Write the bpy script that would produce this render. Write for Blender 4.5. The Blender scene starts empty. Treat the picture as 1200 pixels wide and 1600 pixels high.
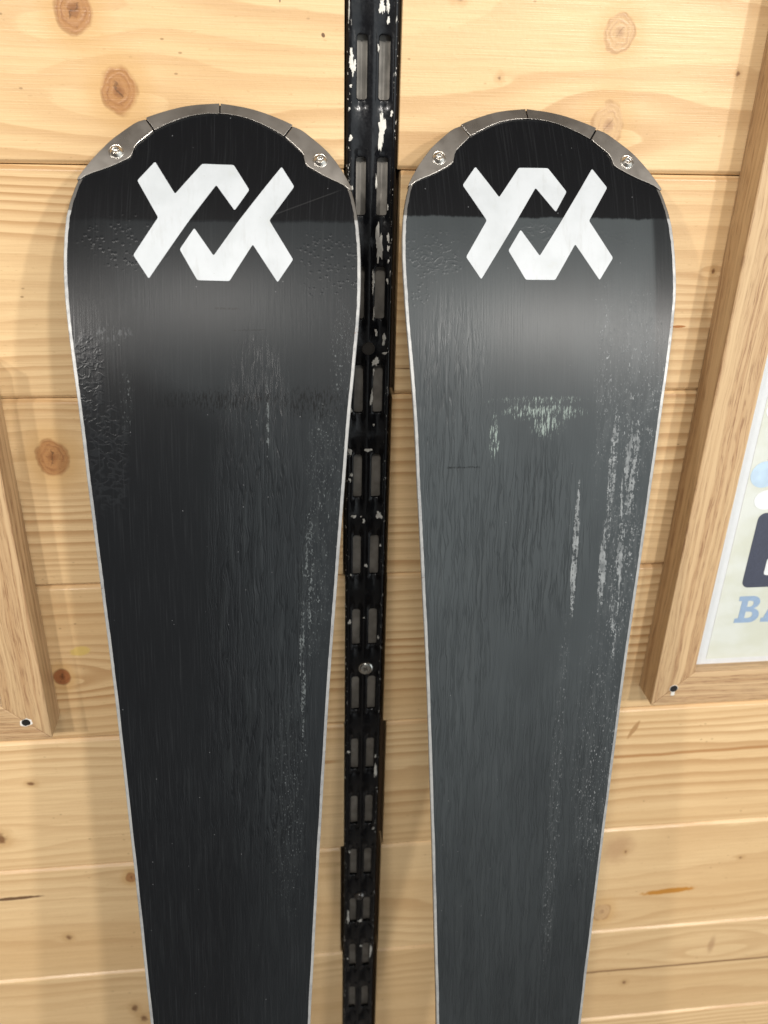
import bpy, bmesh, math, random
from math import sin, cos, pi, radians, sqrt, exp
from mathutils import Vector, Matrix

random.seed(7)
scene = bpy.context.scene
COL = scene.collection

# ------------------------------------------------------------------ camera
CAM_ROWS = ((0.9937, -0.1096, 0.0240), (-0.0275, -0.4454, -0.8949), (0.1087, 0.8886, -0.4456))
cd = bpy.data.cameras.new("camera")
cam = bpy.data.objects.new("camera", cd)
COL.objects.link(cam)
r, d, f = (Vector(v).normalized() for v in CAM_ROWS)
m = Matrix(((r.x, -d.x, -f.x, 0), (r.y, -d.y, -f.y, 0), (r.z, -d.z, -f.z, 0), (0, 0, 0, 1)))
m.translation = Vector((0, -0.4243, 0))
cam.matrix_world = m
cd.sensor_fit = 'VERTICAL'
cd.sensor_height = 36.0
cd.sensor_width = 27.0
cd.lens = 1325 / 1600 * 36
cd.clip_start = 0.01
cd.clip_end = 50
cd.dof.use_dof = True
cd.dof.focus_distance = 0.41
cd.dof.aperture_fstop = 11.0
scene.camera = cam

# ------------------------------------------------------------------ world: dim room around the wall
world = bpy.data.worlds.new("World")
scene.world = world
world.use_nodes = True
wt = world.node_tree
wt.nodes.clear()


class NB:
    """tiny expression builder for shader nodes"""
    def __init__(s, tree):
        s.t = tree

    def n(s, typ, **kw):
        nd = s.t.nodes.new(typ)
        for k, v in kw.items():
            setattr(nd, k, v)
        return nd

    def put(s, sock, v):
        if isinstance(v, bpy.types.NodeSocket):
            s.t.links.new(v, sock)
        elif v is not None:
            if isinstance(v, (tuple, list)) and len(v) == 3 and sock.type == 'RGBA':
                v = (*v, 1)
            sock.default_value = v

    def m(s, op, a, b=None, c=None, clamp=False):
        nd = s.n('ShaderNodeMath', operation=op)
        nd.use_clamp = clamp
        s.put(nd.inputs[0], a)
        if b is not None: s.put(nd.inputs[1], b)
        if c is not None: s.put(nd.inputs[2], c)
        return nd.outputs[0]

    def add(s, a, b): return s.m('ADD', a, b)
    def sub(s, a, b): return s.m('SUBTRACT', a, b)
    def mul(s, a, b): return s.m('MULTIPLY', a, b)
    def div(s, a, b): return s.m('DIVIDE', a, b)
    def mx(s, a, b): return s.m('MAXIMUM', a, b)

    def xyz(s, x, y, z=0.0):
        nd = s.n('ShaderNodeCombineXYZ')
        s.put(nd.inputs[0], x); s.put(nd.inputs[1], y); s.put(nd.inputs[2], z)
        return nd.outputs[0]

    def split(s, v):
        nd = s.n('ShaderNodeSeparateXYZ')
        s.put(nd.inputs[0], v)
        return nd.outputs

    def noise(s, vec, scale=1.0, detail=3.0, rough=0.55, dist=0.0, dim='3D'):
        nd = s.n('ShaderNodeTexNoise', noise_dimensions=dim)
        s.put(nd.inputs['Vector'], vec)
        s.put(nd.inputs['Scale'], scale)
        s.put(nd.inputs['Detail'], detail)
        s.put(nd.inputs['Roughness'], rough)
        s.put(nd.inputs['Distortion'], dist)
        return nd.outputs[0]

    def voro(s, vec, scale=1.0, feature='F1', out=0, rnd=1.0):
        nd = s.n('ShaderNodeTexVoronoi', feature=feature)
        s.put(nd.inputs['Vector'], vec)
        s.put(nd.inputs['Scale'], scale)
        s.put(nd.inputs['Randomness'], rnd)
        return nd.outputs[out]

    def ss(s, v, a, b, lo=0.0, hi=1.0):
        nd = s.n('ShaderNodeMapRange', interpolation_type='SMOOTHSTEP')
        s.put(nd.inputs['Value'], v)
        s.put(nd.inputs['From Min'], a); s.put(nd.inputs['From Max'], b)
        s.put(nd.inputs['To Min'], lo); s.put(nd.inputs['To Max'], hi)
        return nd.outputs[0]

    def mix(s, fac, a, b, mode='MIX'):
        nd = s.n('ShaderNodeMix', data_type='RGBA', blend_type=mode)
        s.put(nd.inputs[0], fac)
        s.put(nd.inputs[6], a)
        s.put(nd.inputs[7], b)
        return nd.outputs[2]

    def bump(s, h, strength=0.3, dist=0.001, normal=None):
        nd = s.n('ShaderNodeBump')
        s.put(nd.inputs['Height'], h)
        s.put(nd.inputs['Strength'], strength)
        s.put(nd.inputs['Distance'], dist)
        if normal is not None: s.put(nd.inputs['Normal'], normal)
        return nd.outputs[0]

    def blob(s, u, v, cu, cv, ru, rv, soft=0.5, wob=None):
        """1 inside an ellipse, 0 outside, soft rim"""
        a = s.div(s.sub(u, cu), ru); b = s.div(s.sub(v, cv), rv)
        q = s.m('SQRT', s.add(s.mul(a, a), s.mul(b, b)))
        if wob is not None: q = s.add(q, wob)
        return s.ss(q, 1.0 - soft, 1.0 + soft, 1.0, 0.0)


wb = NB(wt)
gen = wb.n('ShaderNodeTexCoord').outputs['Generated']
wx, wy, wz = wb.split(gen)
ceil_m = wb.ss(wz, 0.35, 0.62)
floor_m = wb.ss(wz, -0.35, -0.75)
side_m = wb.ss(wx, -0.06, 0.30)
band_m = wb.mul(wb.mul(wb.ss(wz, 0.42, 0.22), wb.ss(wz, -0.75, -0.10)), side_m)
c = wb.mix(ceil_m, (0.24, 0.22, 0.20), (0.20, 0.17, 0.14))
c = wb.mix(floor_m, c, (0.11, 0.105, 0.10))
c = wb.mix(band_m, c, (2.0, 2.15, 2.2))
bg = wb.n('ShaderNodeBackground')
wb.put(bg.inputs[0], c)
bg.inputs[1].default_value = 0.72
wo = wb.n('ShaderNodeOutputWorld')
wt.links.new(bg.outputs[0], wo.inputs[0])

# ------------------------------------------------------------------ lamps: ceiling spots of the shop, in front of the wall
AIM = Vector((0.06, 0, -0.22))


def lamp(az, el, dist, watts, size, col=(1.0, 0.955, 0.90)):
    a, e = radians(az), radians(el)
    p = AIM + Vector((sin(a) * cos(e), -cos(a) * cos(e), sin(e))) * dist
    ld = bpy.data.lights.new("ceiling_lamp", 'AREA')
    ld.shape = 'DISK'
    ld.size = size
    ld.energy = watts
    ld.color = col
    o = bpy.data.objects.new("ceiling_lamp", ld)
    o.location = p
    o.rotation_euler = (AIM - p).to_track_quat('-Z', 'Y').to_euler()
    COL.objects.link(o)


lamp(20, 29, 2.4, 21, 0.11)
lamp(33, 24, 2.6, 23, 0.11)
lamp(-24, 28, 2.4, 17, 0.11)
lamp(-40, 25, 2.7, 20, 0.11)
lamp(-6, 34, 2.5, 12, 0.30)

scene.view_settings.view_transform = 'Standard'
scene.view_settings.look = 'None'
scene.view_settings.exposure = -0.11
scene.view_settings.gamma = 1.0
scene.cycles.use_denoising = True
scene.cycles.max_bounces = 6
scene.render.film_transparent = False

# ------------------------------------------------------------------ material helpers


def new_mat(name):
    mt = bpy.data.materials.new(name)
    mt.use_nodes = True
    mt.node_tree.nodes.clear()
    b = NB(mt.node_tree)
    out = b.n('ShaderNodeOutputMaterial')
    p = b.n('ShaderNodeBsdfPrincipled')
    mt.node_tree.links.new(p.outputs[0], out.inputs[0])
    return mt, b, p


def coords(b, kind='Object'):
    return b.split(b.n('ShaderNodeTexCoord').outputs[kind])


def pine(seed, knots=(), freq=150., wander=1.0, contrast=0.75, z_off=0., marks=(), tint=0.5, bands=()):
    """pine board, x along the grain. knots: (x, z, rx, rz, kind) in metres."""
    mt, b, p = new_mat("pine_board")
    x, y, z = coords(b)
    q = z
    for (cx, cz, rx, rz, kind) in knots:
        R2 = (rz * 1.5) ** 2
        dz = b.sub(z, cz)
        dx = b.mul(b.sub(x, cx), 0.38)
        den = b.add(b.add(b.mul(dx, dx), b.mul(dz, dz)), R2 * 0.75)
        q = b.sub(q, b.div(b.mul(dz, R2 * 1.75), den))
    lowx = b.noise(b.xyz(b.mul(x, 3.0), b.mul(z, 5.0), seed * 3.7), 1.0, 2.0)
    warp = b.noise(b.xyz(b.mul(x, 0.6), b.mul(q, 16.0), seed * 1.3), 1.0, 1.0)
    u = b.add(b.mul(q, freq), b.mul(lowx, 3.2 * wander))
    u = b.add(u, b.mul(warp, 7.0))
    u = b.add(u, b.mul(b.noise(b.xyz(b.mul(x, 35.0), b.mul(z, 120.0), seed), 1.0, 3.0), 0.28))
    t = b.m('FRACT', b.add(u, seed * 0.37 + z_off))
    line = b.mul(b.ss(t, 0.25, 0.90), b.ss(t, 1.0, 0.93))
    cm = b.noise(b.xyz(b.mul(x, 1.2), b.mul(q, 26.0), seed * 5.1), 1.0, 2.0)
    cm = b.ss(cm, 0.32, 0.70, 0.18, 1.0)
    tone = b.noise(b.xyz(b.mul(x, 2.2), b.mul(q, 14.0), seed * 2.9), 1.0, 3.0)
    c = b.mix(b.ss(tone, 0.3, 0.7), (0.765, 0.555, 0.310), (0.675, 0.462, 0.240))
    c = b.mix(b.mul(b.mul(line, cm), contrast), c, (0.40, 0.205, 0.078))
    fib = b.noise(b.xyz(b.mul(x, 28.0), b.mul(z, 1500.0), seed), 1.0, 3.0, 0.6)
    c = b.mix(b.ss(fib, 0.42, 0.75, 0.0, 0.36), c, (0.50, 0.31, 0.15))
    fib2 = b.noise(b.xyz(b.mul(x, 9.0), b.mul(z, 420.0), seed + 6), 1.0, 3.0, 0.6)
    c = b.mix(b.ss(fib2, 0.45, 0.75, 0.0, 0.30), c, (0.56, 0.355, 0.175))
    fl = b.noise(b.xyz(b.mul(x, 260.0), b.mul(z, 900.0), seed + 9), 1.0, 2.0, 0.5)
    c = b.mix(b.ss(fl, 0.66, 0.76, 0.0, 0.35), c, (0.42, 0.26, 0.12))
    # fine darker pores and nicks
    sp = b.voro(b.xyz(b.mul(x, 110.0), b.mul(z, 210.0), seed), 1.0)
    spm = b.mul(b.ss(sp, 0.13, 0.05), b.ss(b.noise(b.xyz(x, z, seed + 4), 30.0, 2.0), 0.56, 0.64))
    c = b.mix(b.mul(spm, 0.6), c, (0.22, 0.12, 0.05))
    h = b.add(b.mul(line, -0.08), b.mul(fib, 0.5))
    for (bz, bw, slope, x0, x1, st, colr) in bands:
        zz = b.add(b.sub(z, bz), b.mul(b.sub(x, (x0 + x1) / 2), slope))
        zz = b.add(zz, b.mul(b.sub(b.noise(b.xyz(b.mul(x, 30.0), 0.0, seed), 1.0, 2.0), 0.5), bw * 1.2))
        mk = b.ss(b.m('ABSOLUTE', zz), bw, bw * 0.25)
        mk = b.mul(mk, b.mul(b.ss(x, x0 - 0.004, x0 + 0.012), b.ss(x, x1 + 0.004, x1 - 0.012)))
        c = b.mix(b.mul(mk, st), c, colr)
    wn = b.sub(b.noise(b.xyz(b.mul(x, 260.0), b.mul(z, 260.0), seed), 1.0, 3.0), 0.5)
    for (cx, cz, rx, rz, kind) in knots:
        a = b.div(b.sub(x, cx), rx); e = b.div(b.sub(z, cz), rz)
        rr = b.m('SQRT', b.add(b.mul(a, a), b.mul(e, e)))
        rr = b.add(rr, b.mul(wn, 0.18))
        lw = b.sub(b.noise(b.xyz(b.mul(x, 95.0), b.mul(z, 95.0), seed + 31), 1.0, 2.0), 0.5)
        rr = b.add(rr, b.mul(lw, 0.55))
        if kind in ('brown', 'red', 'pale'):
            inner = {'brown': (0.27, 0.115, 0.046), 'red': (0.20, 0.062, 0.022), 'pale': (0.40, 0.235, 0.145)}[kind]
            outer = {'brown': (0.41, 0.205, 0.082), 'red': (0.30, 0.11, 0.04), 'pale': (0.56, 0.365, 0.19)}[kind]
            halo = b.ss(rr, 2.5, 1.0, 0.0, 0.6 if kind != 'pale' else 0.45)
            c = b.mix(halo, c, (0.57, 0.345, 0.14))
            ring = b.m('SINE', b.mul(b.m('POWER', b.mx(b.add(rr, b.mul(wn, 0.22)), 0.0), 1.6), 17.0))
            ring = b.mul(ring, b.ss(b.noise(b.xyz(b.mul(x, 160.0), b.mul(z, 160.0), seed + 8), 1.0, 2.0), 0.35, 0.65, 0.15, 0.8))
            kc = b.mix(b.ss(ring, -0.2, 1.0, 0.0, 0.75), outer, inner)
            fibk = b.noise(b.xyz(b.mul(x, 700.0), b.mul(z, 500.0), seed), 1.0, 3.0, 0.7)
            kc = b.mix(b.ss(fibk, 0.5, 0.75, 0.0, 0.35), kc, (inner[0] * .55, inner[1] * .5, inner[2] * .5))
            kc = b.mix(b.ss(rr, 0.35, 0.0), kc, (inner[0] * .8, inner[1] * .75, inner[2] * .7))
            crack = b.ss(b.m('ABSOLUTE', b.add(b.add(a, b.mul(e, sin(seed * 3 + cx * 90))), b.mul(wn, 1.1))), 0.10, 0.02)
            crack = b.mul(crack, b.ss(rr, 0.50, 0.25))
            kc = b.mix(b.mul(crack, 0.75 if kind != 'pale' else 0.5), kc, (0.09, 0.04, 0.018))
            kc = b.mix(b.ss(lw, -0.1, 0.16, 0.0, 0.45), kc, outer)
            mk = b.ss(rr, 1.12, 0.84, 0, 0.95 if kind != 'pale' else 0.7)
            c = b.mix(mk, c, kc)
            rim = b.mul(b.mul(b.ss(rr, 0.85, 1.0), b.ss(rr, 1.15, 1.0)), b.ss(lw, 0.12, -0.05))
            c = b.mix(b.mul(rim, 0.5), c, (0.30, 0.15, 0.06))
            h = b.add(h, b.mul(b.mul(ring, mk), 0.3))
        elif kind == 'pin':
            rr = b.add(rr, b.mul(wn, 1.2))
            c = b.mix(b.ss(rr, 2.4, 0.8, 0, 0.5), c, (0.50, 0.31, 0.14))
            c = b.mix(b.ss(rr, 1.0, 0.2, 0, 0.85), c, (0.17, 0.075, 0.03))
        elif kind == 'soft':
            c = b.mix(b.ss(rr, 1.3, 0.3, 0, 0.6), c, (0.40, 0.23, 0.12))
    for (cx, cz, rx, rz, colr, ang) in marks:
        X = b.sub(x, cx); Z = b.sub(z, cz)
        a = b.div(b.add(b.mul(X, cos(ang)), b.mul(Z, sin(ang))), rx)
        e = b.div(b.sub(b.mul(Z, cos(ang)), b.mul(X, sin(ang))), rz)
        rr = b.add(b.m('SQRT', b.add(b.mul(a, a), b.mul(e, e))), b.mul(wn, 0.8))
        c = b.mix(b.ss(rr, 1.1, 0.75, 0, 0.9), c, colr)
    g = b.n('ShaderNodeHueSaturation')
    b.put(g.inputs['Color'], c)
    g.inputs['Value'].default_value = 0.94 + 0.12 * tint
    g.inputs['Saturation'].default_value = 1.01
    b.put(p.inputs['Base Color'], g.outputs[0])
    b.put(p.inputs['Roughness'], b.ss(fib, 0.3, 0.8, 0.27, 0.44))
    p.inputs['Specular IOR Level'].default_value = 0.45
    brush = b.noise(b.xyz(b.mul(x, 420.0), b.mul(z, 330.0), seed + 2), 1.0, 3.0, 0.6)
    wav = b.noise(b.xyz(b.mul(x, 30.0), b.mul(z, 60.0), seed + 5), 1.0, 2.0)
    h = b.add(h, b.add(b.mul(brush, 0.35), b.mul(wav, 0.9)))
    b.put(p.inputs['Normal'], b.bump(h, 0.5, 0.00045))
    return mt


def oak(seed, along='z', tone=1.0):
    mt, b, p = new_mat("oak_moulding")
    x, y, z = coords(b)
    l, w = (z, x) if along == 'z' else (x, z)
    # y joins the cross-grain coordinate so that side faces show grain too
    w = b.add(w, b.mul(y, 0.8))
    wob = b.mul(b.noise(b.xyz(b.mul(l, 9.0), b.mul(w, 60.0), seed), 1.0, 3.0), 0.010)
    ww = b.add(w, wob)
    n1 = b.noise(b.xyz(b.mul(l, 4.0), b.mul(ww, 420.0), seed), 1.0, 3.0, 0.6)
    n2 = b.noise(b.xyz(b.mul(l, 75.0), b.mul(ww, 1900.0), seed + 3), 1.0, 3.0, 0.6)
    c = b.mix(b.ss(n1, 0.30, 0.68), (0.585, 0.405, 0.225), (0.43, 0.262, 0.132))
    pm = b.mul(b.ss(n2, 0.50, 0.62), b.ss(n1, 0.36, 0.58))
    c = b.mix(b.mul(pm, 0.8), c, (0.25, 0.125, 0.058))
    tn = b.noise(b.xyz(b.mul(l, 7.0), b.mul(ww, 90.0), seed + 7), 1.0, 2.0)
    c = b.mix(b.ss(tn, 0.4, 0.75, 0.0, 0.35), c, (0.64, 0.47, 0.26))
    b.put(p.inputs['Base Color'], c)
    p.inputs['Roughness'].default_value = 0.42
    b.put(p.inputs['Normal'], b.bump(b.sub(n1, b.mul(pm, 1.2)), 0.35, 0.0003))
    return mt


def metal_mat(name, col, rough, scratch=0.15, mott=0.25):
    mt, b, p = new_mat(name)
    tc = b.n('ShaderNodeTexCoord').outputs['Object']
    x, y, z = b.split(tc)
    n1 = b.noise(tc, 55.0, 4.0)
    n2 = b.noise(b.xyz(b.mul(x, 2600.0), b.mul(y, 500.0), b.mul(z, 260.0)), 1.0, 2.0)
    dk = tuple(v * (1 - mott) for v in col)
    c = b.mix(b.ss(n1, 0.35, 0.65), dk, col)
    b.put(p.inputs['Base Color'], c)
    p.inputs['Metallic'].default_value = 1.0
    b.put(p.inputs['Roughness'], b.ss(n1, 0.3, 0.7, rough + 0.1, rough - 0.04))
    b.put(p.inputs['Normal'], b.bump(n2, scratch, 0.0001))
    return mt


def plain_mat(name, col, rough=0.5, metallic=0.0, spec=0.5, var=0.08, scale=300.0):
    mt, b, p = new_mat(name)
    tc = b.n('ShaderNodeTexCoord').outputs['Object']
    n = b.noise(tc, scale, 3.0)
    c = b.mix(b.ss(n, 0.3, 0.7), tuple(v * (1 - var) for v in col), tuple(min(1, v * (1 + var)) for v in col))
    b.put(p.inputs['Base Color'], c)
    p.inputs['Roughness'].default_value = rough
    p.inputs['Metallic'].default_value = metallic
    p.inputs['Specular IOR Level'].default_value = spec
    return mt


# ------------------------------------------------------------------ object helpers


def link_mesh(name, me, mat=None, parent=None):
    o = bpy.data.objects.new(name, me)
    COL.objects.link(o)
    if mat is not None and not me.materials:
        me.materials.append(mat)
    if parent is not None:
        o.parent = parent
    return o


def from_bm(name, bm, mat=None, parent=None, smooth=False):
    me = bpy.data.meshes.new(name)
    bmesh.ops.recalc_face_normals(bm, faces=bm.faces)
    bm.to_mesh(me)
    bm.free()
    if smooth:
        for pl in me.polygons: pl.use_smooth = True
    return link_mesh(name, me, mat, parent)


def tag(o, label=None, cat=None, group=None, kind=None):
    if label: o['label'] = label
    if cat: o['category'] = cat
    if group: o['group'] = group
    if kind: o['kind'] = kind
    return o


def empty(name, loc=(0, 0, 0)):
    o = bpy.data.objects.new(name, None)
    o.empty_display_size = 0.05
    o.location = loc
    COL.objects.link(o)
    return o


def bevel(o, w, seg=2, ang=35):
    md = o.modifiers.new("bevel", 'BEVEL')
    md.width = w
    md.segments = seg
    md.limit_method = 'ANGLE'
    md.angle_limit = radians(ang)
    return md


def extrude_poly_xz(name, pts, y_front, y_back, mat, parent, bev=0.0):
    """flat outline in the wall plane given thickness"""
    bm = bmesh.new()
    a = [bm.verts.new((x, y_front, z)) for x, z in pts]
    fc = bm.faces.new(a)
    res = bmesh.ops.extrude_face_region(bm, geom=[fc])
    for v in res['geom']:
        if isinstance(v, bmesh.types.BMVert): v.co.y = y_back
    o = from_bm(name, bm, mat, parent)
    if bev: bevel(o, bev)
    return o


# ------------------------------------------------------------------ wall of pine boards
PITCH, Z0 = 0.1102, -0.0337
backing_mat = plain_mat("wall_backing", (0.10, 0.06, 0.03), 0.8)
bm = bmesh.new()
bmesh.ops.create_cube(bm, size=1.0)
for v in bm.verts:
    v.co = Vector((v.co.x * 2.4, 0.0225 + v.co.y * 0.015, -0.60 + v.co.z * 2.08))
wall = from_bm("wall", bm, backing_mat)
tag(wall, kind='structure')
wall['label'] = "wall clad with horizontal varnished knotty pine boards"


def plank(x0, x1, top, bot, mat, jog=None):
    """tongue and groove board: section with two chamfers; cut ends at x0 and x1"""
    ch, th, gap = 0.0019, 0.014, 0.00018
    sec = [(0.0, bot + gap + ch), (0.0, top - gap - ch), (ch, top - gap), (th, top - gap), (th, bot + gap), (ch, bot + gap)]
    bm = bmesh.new()
    nx = 2
    rows = []
    for i in range(nx):
        xx = x0 + (x1 - x0) * i / (nx - 1)
        rows.append([bm.verts.new((xx, yy, zz)) for yy, zz in sec])
    for i in range(nx - 1):
        for k in range(6):
            k2 = (k + 1) % 6
            bm.faces.new((rows[i][k], rows[i][k2], rows[i + 1][k2], rows[i + 1][k]))
    bm.faces.new(rows[0][::-1]); bm.faces.new(rows[-1])
    o = from_bm("plank", bm, mat, wall)
    bevel(o, 0.0005, 2, 20)
    return o


DK = (0.10, 0.045, 0.02)
OR = (0.42, 0.16, 0.02)
left_ends = {-1: .0287, 0: .0289, 1: .0289, 2: .0289, 3: .0302, 4: .0300, 5: .0278, 6: .0294}
right_ends = {-1: .0556, 0: .0541, 1: .0557, 2: .0545, 3: .0548, 4: .0571, 5: .0561, 6: .0556}
# k = 0 is the board above the line Z0
LK = {
    0: dict(knots=[(-.0849, .027, .0075, .0088, 'brown'), (-.0697, -.0027, .0078, .0098, 'brown'), (-.21, .01, .006, .006, 'pale')],
            freq=95., wander=1.4, contrast=.62,
            marks=[(.0196, .0207, .0009, .0011, DK, 0.6), (.0012, .034, .0005, .0016, (.2, .12, .07), 0)]),
    1: dict(knots=[(-.2, -.09, .008, .008, 'brown')], freq=150., wander=.55, contrast=.9),
    2: dict(knots=[(-.1229, -.1761, .0080, .0105, 'brown')], freq=160., wander=.7, contrast=.85),
    3: dict(knots=[(-.1378, -.3164, .0048, .0056, 'red')], freq=170., wander=.6, contrast=.85,
            marks=[(-.1251, -.2982, .006, .0035, (.66, .47, .15), 0.2)]),
    4: dict(knots=[(-.1946, -.4432, .005, .006, 'pin'), (-.168, -.398, .003, .002, 'pin')], freq=120., wander=.8, contrast=.6,
            bands=[(-.394, .0022, 0.01, -.09, .03, .75, (.40, .20, .075)), (-.4745, .0016, .0, -.4, .03, .5, (.42, .23, .09))]),
    5: dict(knots=[(-.116, -.4878, .0035, .0045, 'brown'), (-.1648, -.5433, .0028, .0032, 'pin')], freq=85., wander=1.5, contrast=.35,
            marks=[(-.1938, -.4998, .018, .0016, DK, 0.03)]),
    6: dict(knots=[(-.1226, -.6397, .004, .006, 'pin'), (-.128, -.628, .003, .005, 'pin')], freq=70., wander=1.8, contrast=.35),
}
RK = {
    0: dict(knots=[(.1531, .0253, .0068, .0076, 'pale'), (.1532, -.0122, .0075, .0095, 'pale'), (.0993, .006, .0015, .0016, 'pin'),
                   (.2126, .0107, .0012, .0014, 'pin'), (.079, .037, .003, .002, 'pin')],
            freq=85., wander=1.8, contrast=.50, marks=[(.1235, -.0096, .0006, .0011, DK, 0)]),
    1: dict(knots=[(.219, -.0796, .0013, .0020, 'pin')], freq=150., wander=.6, contrast=.62,
            marks=[(.2058, -.1081, .0042, .0007, (.36, .12, .02), 0.0)],
            bands=[(-.130, .0006, .02, .05, .12, .8, (.16, .08, .03))]),
    2: dict(knots=[(.28, -.20, .008, .008, 'brown')], freq=155., wander=.6, contrast=.9),
    3: dict(knots=[(.31, -.30, .008, .008, 'brown')], freq=165., wander=.6, contrast=.85),
    4: dict(knots=[(.40, -.41, .006, .006, 'pale')], freq=125., wander=.7, contrast=.6,
            bands=[(-.4035, .0022, -0.012, .20, .60, .85, (.40, .20, .075)), (-.4747, .0018, .0, .2, .6, .4, (.42, .23, .09))],
            marks=[(.2254, -.3821, .0085, .0018, (.40, .23, .10), 1.15)]),
    5: dict(knots=[(.2312, -.4938, .0135, .0165, 'soft'), (.2380, -.4985, .0016, .0024, 'pin'), (.2288, -.5621, .0065, .009, 'pale'),
                   (.3308, -.5137, .0024, .0018, 'pin')], freq=80., wander=1.7, contrast=.4,
            marks=[(.2796, -.5443, .0225, .0030, (.46, .19, .02), 0.06)]),
    6: dict(knots=[(.2604, -.650, .0025, .003, 'pin'), (.3277, -.612, .003, .012, 'soft')], freq=75., wander=1.6, contrast=.35,
            bands=[(-.6337, .0016, -0.0, .2, .6, .9, (.20, .10, .04))]),
}
spare_left = [pine(40 + i, [(-.4 + .2 * i, -.9, .008, .009, 'brown')], 140, 1, .6) for i in range(2)]
spare_right = [pine(50 + i, [(.4, -.9 - .2 * i, .008, .009, 'brown')], 140, 1, .6) for i in range(2)]
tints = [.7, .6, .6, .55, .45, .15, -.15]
for k in range(-3, 15):
    top = Z0 - (k - 1) * PITCH
    bot = top - PITCH
    if k in LK:
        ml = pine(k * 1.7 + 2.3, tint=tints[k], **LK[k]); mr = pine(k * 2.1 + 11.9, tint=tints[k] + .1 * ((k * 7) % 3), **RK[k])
    else:
        ml = spare_left[k % 2]; mr = spare_right[k % 2]
    plank(-1.15, left_ends.get(k, .0292), top, bot, ml)
    plank(right_ends.get(k, .0555), 1.15, top, bot, mr)

floor_mat = plain_mat("floor_vinyl", (0.16, 0.15, 0.14), 0.5, scale=8)
bm = bmesh.new()
bmesh.ops.create_grid(bm, x_segments=1, y_segments=1, size=1.6)
for v in bm.verts: v.co += Vector((0, -1.5, -1.62))
tag(from_bm("floor", bm, floor_mat), kind='structure')

# ------------------------------------------------------------------ slotted rail
CX0, CX1 = .0298, .0536
SLOT_L, SLOT_R = (.0346, .0393), (.0445, .0496)
SLOT_LEN = .0258
YF = .0010
RAIL_TOP, RAIL_BOT = .146 - .0 + .05, -1.204


def black_paint():
    mt, b, p = new_mat("black_enamel")
    tc = b.n('ShaderNodeTexCoord').outputs['Object']
    x, y, z = b.split(tc)
    n = b.noise(tc, 90.0, 3.0)
    n2 = b.noise(tc, 900.0, 2.0)
    fl = b.noise(b.xyz(b.mul(x, 1400.0), b.mul(y, 400.0), b.mul(z, 420.0)), 1.0, 2.0, 0.5)
    c = b.mix(b.ss(n, 0.4, 0.7), (0.0045, 0.005, 0.0065), (0.009, 0.0095, 0.011))
    edge = b.mx(b.ss(x, CX0 + .0030, CX0 + .0008), b.ss(x, CX1 - .0032, CX1 - .0010))
    chip = b.mul(b.ss(fl, 0.67, 0.70), edge)
    c = b.mix(chip, c, (0.62, 0.60, 0.55))
    b.put(p.inputs['Base Color'], c)
    b.put(p.inputs['Roughness'], b.ss(n2, 0.3, 0.7, 0.17, 0.27))
    p.inputs['Specular IOR Level'].default_value = 0.35
    b.put(p.inputs['Normal'], b.bump(n, 0.35, 0.0012))
    return mt


black = black_paint()
rail = empty("slotted_rail", (0.0417, .012, RAIL_BOT))
tag(rail, "black slotted metal shelf rail set upright between the boards, paint chipped to white", "shelf rail")


def reparent(o, par):
    """keep world coordinates in the mesh while the parent sits elsewhere"""
    o.parent = par
    o.matrix_parent_inverse = Matrix.Translation(par.location).inverted()


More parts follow.
